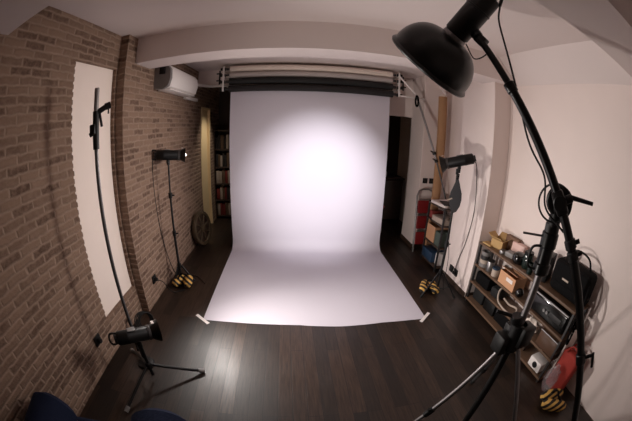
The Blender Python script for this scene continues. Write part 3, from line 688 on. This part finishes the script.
# ------------------------------------------------------------------ bookshelf along the right wall
BX0, BX1, BY0, BY1 = 1.96, 2.215, .875, 2.335
t = thing('bookshelf', 'low wooden four-board bookshelf along the white right wall', 'bookshelf', (2.09, 1.6, 0))
BZ = (.052, .267, .476, .727)
for z in BZ: bm = BM(); box(bm, ((BX0+BX1)/2, (BY0+BY1)/2, z-.011), (BX1-BX0, BY1-BY0, .022), bev=.002); obj('shelf_board', bm, 'wood', t)
for y in (BY0+.013, BY1-.013):
    for x in (BX0+.02, BX1-.02): bm = BM(); box(bm, (x, y, .355), (.026, .022, .71), bev=.002); obj('post', bm, 'dgrey', t)
bm = BM()
cyl(bm, (BX1-.006, BY0+.02, .08), (BX1-.006, (BY0+BY1)/2, .70), .005, n=8); cyl(bm, (BX1-.006, BY1-.02, .08), (BX1-.006, (BY0+BY1)/2, .70), .005, n=8); obj('back_brace', bm, 'dgrey', t)
Z4, Z3, Z2, Z1 = [z+.0005 for z in BZ[::-1]]
def jar(name, c, prof, m, label, cat, group=None, n=24, lid=None, lidm='black'):
    c = V(c)
    if lid is None:
        bm = BM(); lathe(bm, prof, Matrix.Translation(c), n); return tag(obj(name, bm, m, loc=c), label, cat, group)
    t = thing(name, label, cat, c, group)
    bm = BM(); lathe(bm, prof, Matrix.Translation(c), n); obj('body', bm, m, t)
    bm = BM(); lathe(bm, lid, Matrix.Translation(c), n); obj('lid', bm, lidm, t); return t
def can(r, h): return [(0, 0), (r*.94, 0), (r, .004), (r, h-.004), (r*.94, h), (0, h)]
# top board
bx('yellow_booklet', (2.02, 2.235, Z4), (.09, .13, .016), 'ycard', 'flat yellow booklet at the far end of the bookshelf top', 'booklet', .1)
carton('open_carton', (2.10, 2.15, Z4), (.14, .15, .09), 'ycard', 'open yellow-brown cardboard box with splayed flaps on the bookshelf top', rz=.3, flaps=.8)
bx('brown_box', (2.185, 2.03, Z4), (.05, .20, .15), 'dcard', 'upright dull brown box against the wall behind the open yellow-brown box', 'box')
jar('silver_tin', (2.03, 2.0, Z4), can(.04, .035), 'alu', 'small flat silver tin in front of the open yellow-brown box', 'tin')
bx('grey_gadget', (2.06, 1.90, Z4), (.10, .11, .055), 'grey', 'grey plastic gadget between the silver tin and the round black case', 'gadget', .25, .015)
bx('pale_pink_box', (2.17, 1.90, Z4), (.07, .18, .13), 'pinkish', 'pale pink and white box against the wall on the bookshelf top', 'box', .1, .012)
jar('round_case', (2.05, 1.765, Z4), [(0, 0), (.055, 0), (.07, .02), (.075, .05), (.065, .085), (.035, .105), (0, .11)], 'gloss', 'round black case next to the dark green jar on the bookshelf top', 'case')
jar('green_jar', (2.06, 1.655, Z4), can(.052, .13), 'glassg', 'dark green glass jar on the middle of the bookshelf top', 'jar', lid=[(0, .131), (.045, .131), (.048, .135), (.048, .152), (.044, .156), (0, .156)])
jar('drinking_glass', (2.0, 1.545, Z4), [(0, 0), (.03, 0), (.035, .1), (.032, .1), (.027, .006), (0, .006)], 'glassg', 'small dark drinking glass near the front edge of the bookshelf top', 'glass')
bx('dark_binder', (2.10, 1.40, Z4), (.17, .055, .23), 'black', 'black upright binder between the glass and the black shoulder bag', 'binder', .35, .006)
# black shoulder bag
t = thing('shoulder_bag', 'large black shoulder bag with a pale label on the near end of the bookshelf', 'bag', (2.10, 1.08, Z4))
bm = BM(); box(bm, (2.105, 1.09, Z4+.135), (.18, .42, .265), bev=.045, seg=4); obj('bag_body', bm, 'fabric', t)
bm = BM(); box(bm, (2.03, 1.09, Z4+.17), (.05, .39, .17), bev=.02, seg=3); fl = obj('flap', bm, 'fabric', t)
bm = BM(); box(bm, (2.003, 1.12, Z4+.14), (.003, .075, .016), bev=.001); x = obj('label_patch', bm, 'bookw', fl); x['label'] = 'small pale label'
bm = BM(); tube(bm, spline([(2.12, 1.24, Z4+.255), (2.12, 1.20, Z4+.34), (2.12, 1.10, Z4+.365), (2.12, 1.0, Z4+.34), (2.12, .95, Z4+.25)]), .009, 8); obj('carry_handle', bm, 'fabric', t)
bm = BM(); tube(bm, spline([(2.05, .885, Z4+.2), (2.0, .85, Z4+.05), (1.985, .86, Z4-.12), (2.01, .83, Z4-.28), (2.06, .86, Z4-.05), (2.10, .885, Z4+.12)]), .009, 8); obj('shoulder_strap', bm, 'fabric', t)
# second board
RG = 'tape rolls stacked on the second highest board'
def taperoll(c, r, h, m, label):
    bm = BM(); lathe(bm, [(r*.6, 0), (r, 0), (r, h), (r*.6, h), (r*.6, 0)], Matrix.Translation(V(c)), 26); return tag(obj('tape_roll', bm, m, loc=c), label, 'tape roll', RG)
taperoll((2.03, 2.25, Z3), .06, .04, 'grey', 'lowest grey tape roll of the stack at the far end of the bookshelf')
taperoll((2.03, 2.25, Z3+.041), .058, .04, 'bookw', 'pale middle tape roll of the stack at the far end of the bookshelf')
taperoll((2.03, 2.25, Z3+.082), .055, .045, 'dgrey', 'dark tape roll on the stack at the far end of the bookshelf')
taperoll((2.03, 2.25, Z3+.128), .055, .04, 'grey', 'topmost grey tape roll of the stack at the far end of the bookshelf')
jar('tin_can', (2.02, 2.125, Z3), can(.045, .11), 'alu', 'silver tin can beside the stack of tape rolls', 'can', lid=[(0, .111), (.044, .111), (.046, .118), (0, .12)], lidm='dgrey')
jar('paint_jar', (2.01, 2.01, Z3), can(.042, .075), 'bookw', 'pale jar with a blue lid beside the tin can', 'jar', lid=[(0, .076), (.04, .076), (.042, .08), (.042, .095), (0, .098)], lidm='blue')
jar('white_mug', (2.10, 1.93, Z3), [(0, 0), (.04, 0), (.046, .02), (.046, .13), (.041, .13), (.041, .02), (0, .012)], 'white', 'white mug behind the pale jar on the bookshelf', 'mug')
t = carton('open_carton', (2.06, 1.78, Z3), (.17, .25, .13), 'ocard', 'tan cardboard carton with a white label on the bookshelf', flaps=0)
bm = BM(); box(bm, (1.9735, 1.74, Z3+.085), (.002, .10, .035)); x = obj('paper_label', bm, 'paperw', t); x['label'] = 'white paper label'
bm = BM(); box(bm, (0, 0, 0), (.12, .25, .004), mtx=Matrix.Translation((2.035, 1.78, Z3+.148)) @ Matrix.Rotation(.28, 4, 'Y')); obj('lid_flap', bm, 'ocard', t)
bm = BM(); lathe(bm, [(.045*math.sin(PI*i/12), .045-.045*math.cos(PI*i/12)) for i in range(13)], Matrix.Translation((1.99, 1.57, Z3+.001)), 24)
tag(obj('black_ball', bm, 'gloss', loc=(1.99, 1.57, Z3)), 'shiny black ball next to the tan carton on the bookshelf', 'ball')
# stereo / amplifier
t = thing('stereo_unit', 'wide black stereo with shiny top edge under the shoulder bag', 'stereo', (2.08, 1.17, Z3))
bm = BM(); box(bm, (2.085, 1.17, Z3+.094), (.23, .52, .18), bev=.028, seg=4); obj('casing', bm, 'gloss', t)
bm = BM(); cyl(bm, (1.985, .925, Z3+.172), (1.985, 1.42, Z3+.172), .011, n=14); x = obj('top_trim', bm, 'chrome', t); x['label'] = 'shiny metal edge'
bm = BM(); box(bm, (1.968, 1.05, Z3+.09), (.006, .15, .05), bev=.002); obj('display', bm, 'dgrey', t)
for y in (1.155, 1.195): bm = BM(); cyl(bm, (1.973, y, Z3+.09), (1.955, y, Z3+.09), .015); obj('knob', bm, 'alu', t)
# third board
bx('dark_case', (2.09, 2.17, Z2), (.20, .26, .14), 'fabric', 'soft dark case at the far end of the third board of the bookshelf', 'case', 0, .03)
bx('black_pouch', (2.09, 1.93, Z2), (.18, .15, .11), 'rubber', 'small black pouch beside the soft dark case on the bookshelf', 'pouch', .15, .03)
bm = BM(); p0 = V((2.0, 1.70, Z2+.006))
tube(bm, spline([p0+V((.06, .14, .16)), p0+V((.0, .15, .12)), p0+V((-.025, .11, .04)), p0+V((-.02, .02, .004)), p0+V((-.02, -.10, .006)), p0+V((0, -.16, .03)), p0+V((.05, -.12, .06)), p0+V((.06, 0, .03)), p0+V((.05, .1, .05))], 8), .010, 8)
tag(obj('white_strap', bm, 'bookw', loc=p0), 'pale looped strap lying on the third board under the tan carton', 'strap')
bx('yellow_tin', (1.995, 1.47, Z2), (.04, .06, .045), 'yellow', 'little yellow tin on the third board behind the boom stand', 'tin', .2)
bm = BM(); bmesh.ops.create_icosphere(bm, subdivisions=3, radius=1)
for v in bm.verts:
    s = .8+.3*random.random(); v.co = V((2.04+.07*v.co.x*s, 1.30+.09*v.co.y*s, Z2+.068+.062*v.co.z*s))
tag(obj('crumpled_paper', bm, 'creamroll', loc=(2.04, 1.3, Z2), smooth=False), 'crumpled beige wrapping paper on the third board beside the brown lacquered box', 'paper')
t = thing('lacquered_box', 'brown lacquered box with a bright top edge at the near end of the bookshelf', 'box', (2.07, 1.02, Z2))
bm = BM(); box(bm, (2.075, 1.015, Z2+.077), (.21, .25, .152), bev=.010); obj('box_body', bm, 'brownbox', t)
bm = BM(); cyl(bm, (1.973, .895, Z2+.148), (1.973, 1.135, Z2+.148), .008, n=12); x = obj('edge_trim', bm, 'chrome', t); x['label'] = 'bright metal edge'
# bottom board
for i, (y, w, h, m, lb) in enumerate([(2.2, .20, .15, 'rubber', 'black storage box at the far end of the bottom board'), (1.97, .20, .13, 'black', 'shiny black storage box second from the far end of the bottom board'), (1.72, .24, .15, 'fabric', 'black cloth box in the middle of the bottom board'), (1.40, .28, .12, 'dwood', 'dark wooden box near the boom stand on the bottom board')]):
    bx('storage_box', (2.12, y, Z1), (.17, w, h), m, lb, 'box', 0, .008, 'boxes on the bottom board')
t = thing('white_device', 'white square device with a round black front on the bottom board', 'device', (2.0, 1.02, Z1))
bm = BM(); box(bm, (2.03, 1.02, Z1+.052), (.12, .17, .10), bev=.012, mtx=None); obj('casing', bm, 'white', t)
bm = BM(); cyl(bm, (1.975, 1.015, Z1+.055), (1.962, 1.015, Z1+.055), .03); obj('round_opening', bm, 'black', t)
# near end of the shelf
bm = BM(); box(bm, (0, 0, 0), (.003, .19, .13), mtx=Matrix.Translation((2.12, .80, .49)) @ Matrix.Rotation(.25, 4, 'X'))
t = thing('red_bag', 'flat red cloth bag standing on the floor at the near end of the bookshelf', 'bag', (2.06, .70, 0))
bm.free(); bm = BM(); box(bm, (2.08, .735, .20), (.10, .21, .40), bev=.03, seg=3); obj('bag_body', bm, 'redbag', t)
bm = BM()
for x in (2.04, 2.12): tube(bm, spline([(x, .80, .385), (x, .78, .44), (x, .735, .46), (x, .69, .44), (x, .67, .385)]), .008, 8)
obj('handle', bm, 'redbag', t)
bm = BM(); bmesh.ops.create_icosphere(bm, subdivisions=3, radius=1)
for v in bm.verts:
    s = .85+.25*random.random(); v.co = V((1.965+.055*v.co.x*s, .77+.07*v.co.y*s, .15+.15*v.co.z*(s if v.co.z > 0 else .98)))
tag(obj('plastic_bag', bm, 'clear', loc=(1.965, .77, 0)), 'crumpled clear plastic bag on the floor between the bookshelf and the red bag', 'bag')
bx('white_card', (2.11, .8445, .05), (.17, .016, .50), 'paperw', 'white card leaning upright on the near end of the bookshelf behind the red bag', 'card', 0, .002)

# ------------------------------------------------------------------ armchair, lower left corner of the view
AC = V((-.905, .27, 0)); A = Matrix.Translation(AC) @ Matrix.Rotation(math.radians(14), 4, 'Z')
t = thing('armchair', 'dark blue upholstered armchair with rounded arms beside the brick wall', 'armchair', AC)
def abox(name, c, s, b, m='navy', p=t):
    bm = BM(); box(bm, c, s, bev=b, seg=4, mtx=A); return obj(name, bm, m, p)
abox('seat_base', (0, .0, .20), (.66, .66, .24), .03)
abox('seat_cushion', (0, .03, .38), (.50, .60, .14), .045)
abox('backrest', (0, -.33, .46), (.70, .18, .62), .07)
for s in (-1, 1): 
    ar = abox('arm', (s*.36, -.02, .33), (.20, .70, .50), .06)
    bm = BM(); cyl(bm, A @ V((s*.35, -.36, .445)), A @ V((s*.35, .35, .445)), .165, n=26, bev=.04); obj('arm_roll', bm, 'navy', ar)
for sx in (-1, 1):
    for sy in (-1, 1): bm = BM(); cyl(bm, A @ V((sx*.33, sy*.27, .09)), A @ V((sx*.33, sy*.27, 0)), .03, .02); obj('leg', bm, 'dwood', t)

# ------------------------------------------------------------------ lamps
def spot(name, p, target, power, size, blend, rad=.04, col=(1, 1, 1)):
    l = bpy.data.lights.new(name, 'SPOT'); l.energy = power; l.spot_size = math.radians(size); l.spot_blend = blend; l.shadow_soft_size = rad; l.color = col
    o = bpy.data.objects.new(name, l); COL.objects.link(o); o.location = V(p); o.rotation_euler = (V(target)-V(p)).to_track_quat('-Z', 'Y').to_euler(); return o
def point(name, p, power, rad=.04, col=(1, 1, 1)):
    l = bpy.data.lights.new(name, 'POINT'); l.energy = power; l.shadow_soft_size = rad; l.color = col
    o = bpy.data.objects.new(name, l); COL.objects.link(o); o.location = V(p); return o
WARM = (1.0, .92, .87)
dm = DC+AX*.01
spot('dish_lamp_light', dm, dm+AX, 26, 110, 1.0, .05, (1, .96, 1))
spot('dish_lamp_beam', dm, (.40, 3.93, .95), 440, 46, 1.0, .05, (1, .97, 1))
lh = V((-.925, 1.455, .428)); ld = (lh-V((-1.185, 1.245, .462))).normalized()
spot('low_strobe_light', lh+ld*.01, lh+ld+V((.06, -.06, .36)), 110, 140, .9, .05, WARM)
spot('door_fill_spot', (-.72, 4.85, 2.45), (-1.45, 4.83, 1.1), 45, 60, .8, .05, (1, .9, .75))  # added spot without a visible fixture, brightens the cream door
lh = V((-1.125, 2.945, 1.468)); ld = (lh-V((-1.415, 2.815, 1.492))).normalized()
spot('left_strobe_light', lh+ld*.01, (.65, .95, .75), 300, 116, 1.0, .10, (1, .93, .88))
lh = V((1.52, 2.648, 1.462)); ld = (lh-V((1.80, 2.462, 1.57))).normalized()
spot('right_strobe_light', lh+ld*.01, (-1.47, 2.25, 1.1), 190, 84, 1.0, .2, WARM)

w = bpy.data.worlds.new('World'); scene.world = w; w.use_nodes = True
w.node_tree.nodes['Background'].inputs[0].default_value = (.05, .045, .045, 1); w.node_tree.nodes['Background'].inputs[1].default_value = .3

# ------------------------------------------------------------------ camera: a full-frame fisheye
scene.render.engine = 'CYCLES'
cam = bpy.data.cameras.new('camera'); co = bpy.data.objects.new('camera', cam); COL.objects.link(co); scene.camera = co
FPX = 292.075
cam.sensor_fit = 'HORIZONTAL'; cam.sensor_width = 36; cam.sensor_height = 36*421/632
cam.clip_start = .02
cam.type = 'PANO'
tgt = cam if hasattr(cam, 'panorama_type') else cam.cycles
tgt.panorama_type = 'FISHEYE_EQUISOLID'; tgt.fisheye_lens = FPX*36/632; tgt.fisheye_fov = PI
Rr, Ru, Rf = V((.9959, -.0842, .0327)), V((-.0082, .2768, .9609)), V((.09, .9572, -.275))
co.matrix_world = Matrix(((Rr.x, Ru.x, -Rf.x, 0), (Rr.y, Ru.y, -Rf.y, 0), (Rr.z, Ru.z, -Rf.z, 1.7208), (0, 0, 0, 1)))

scene.view_settings.view_transform = 'Standard'; scene.view_settings.look = 'None'
scene.view_settings.exposure = .05; scene.view_settings.gamma = 1; scene.view_settings.use_curve_mapping = False
scene.cycles.use_denoising = True
scene.cycles.max_bounces = 10; scene.cycles.diffuse_bounces = 6
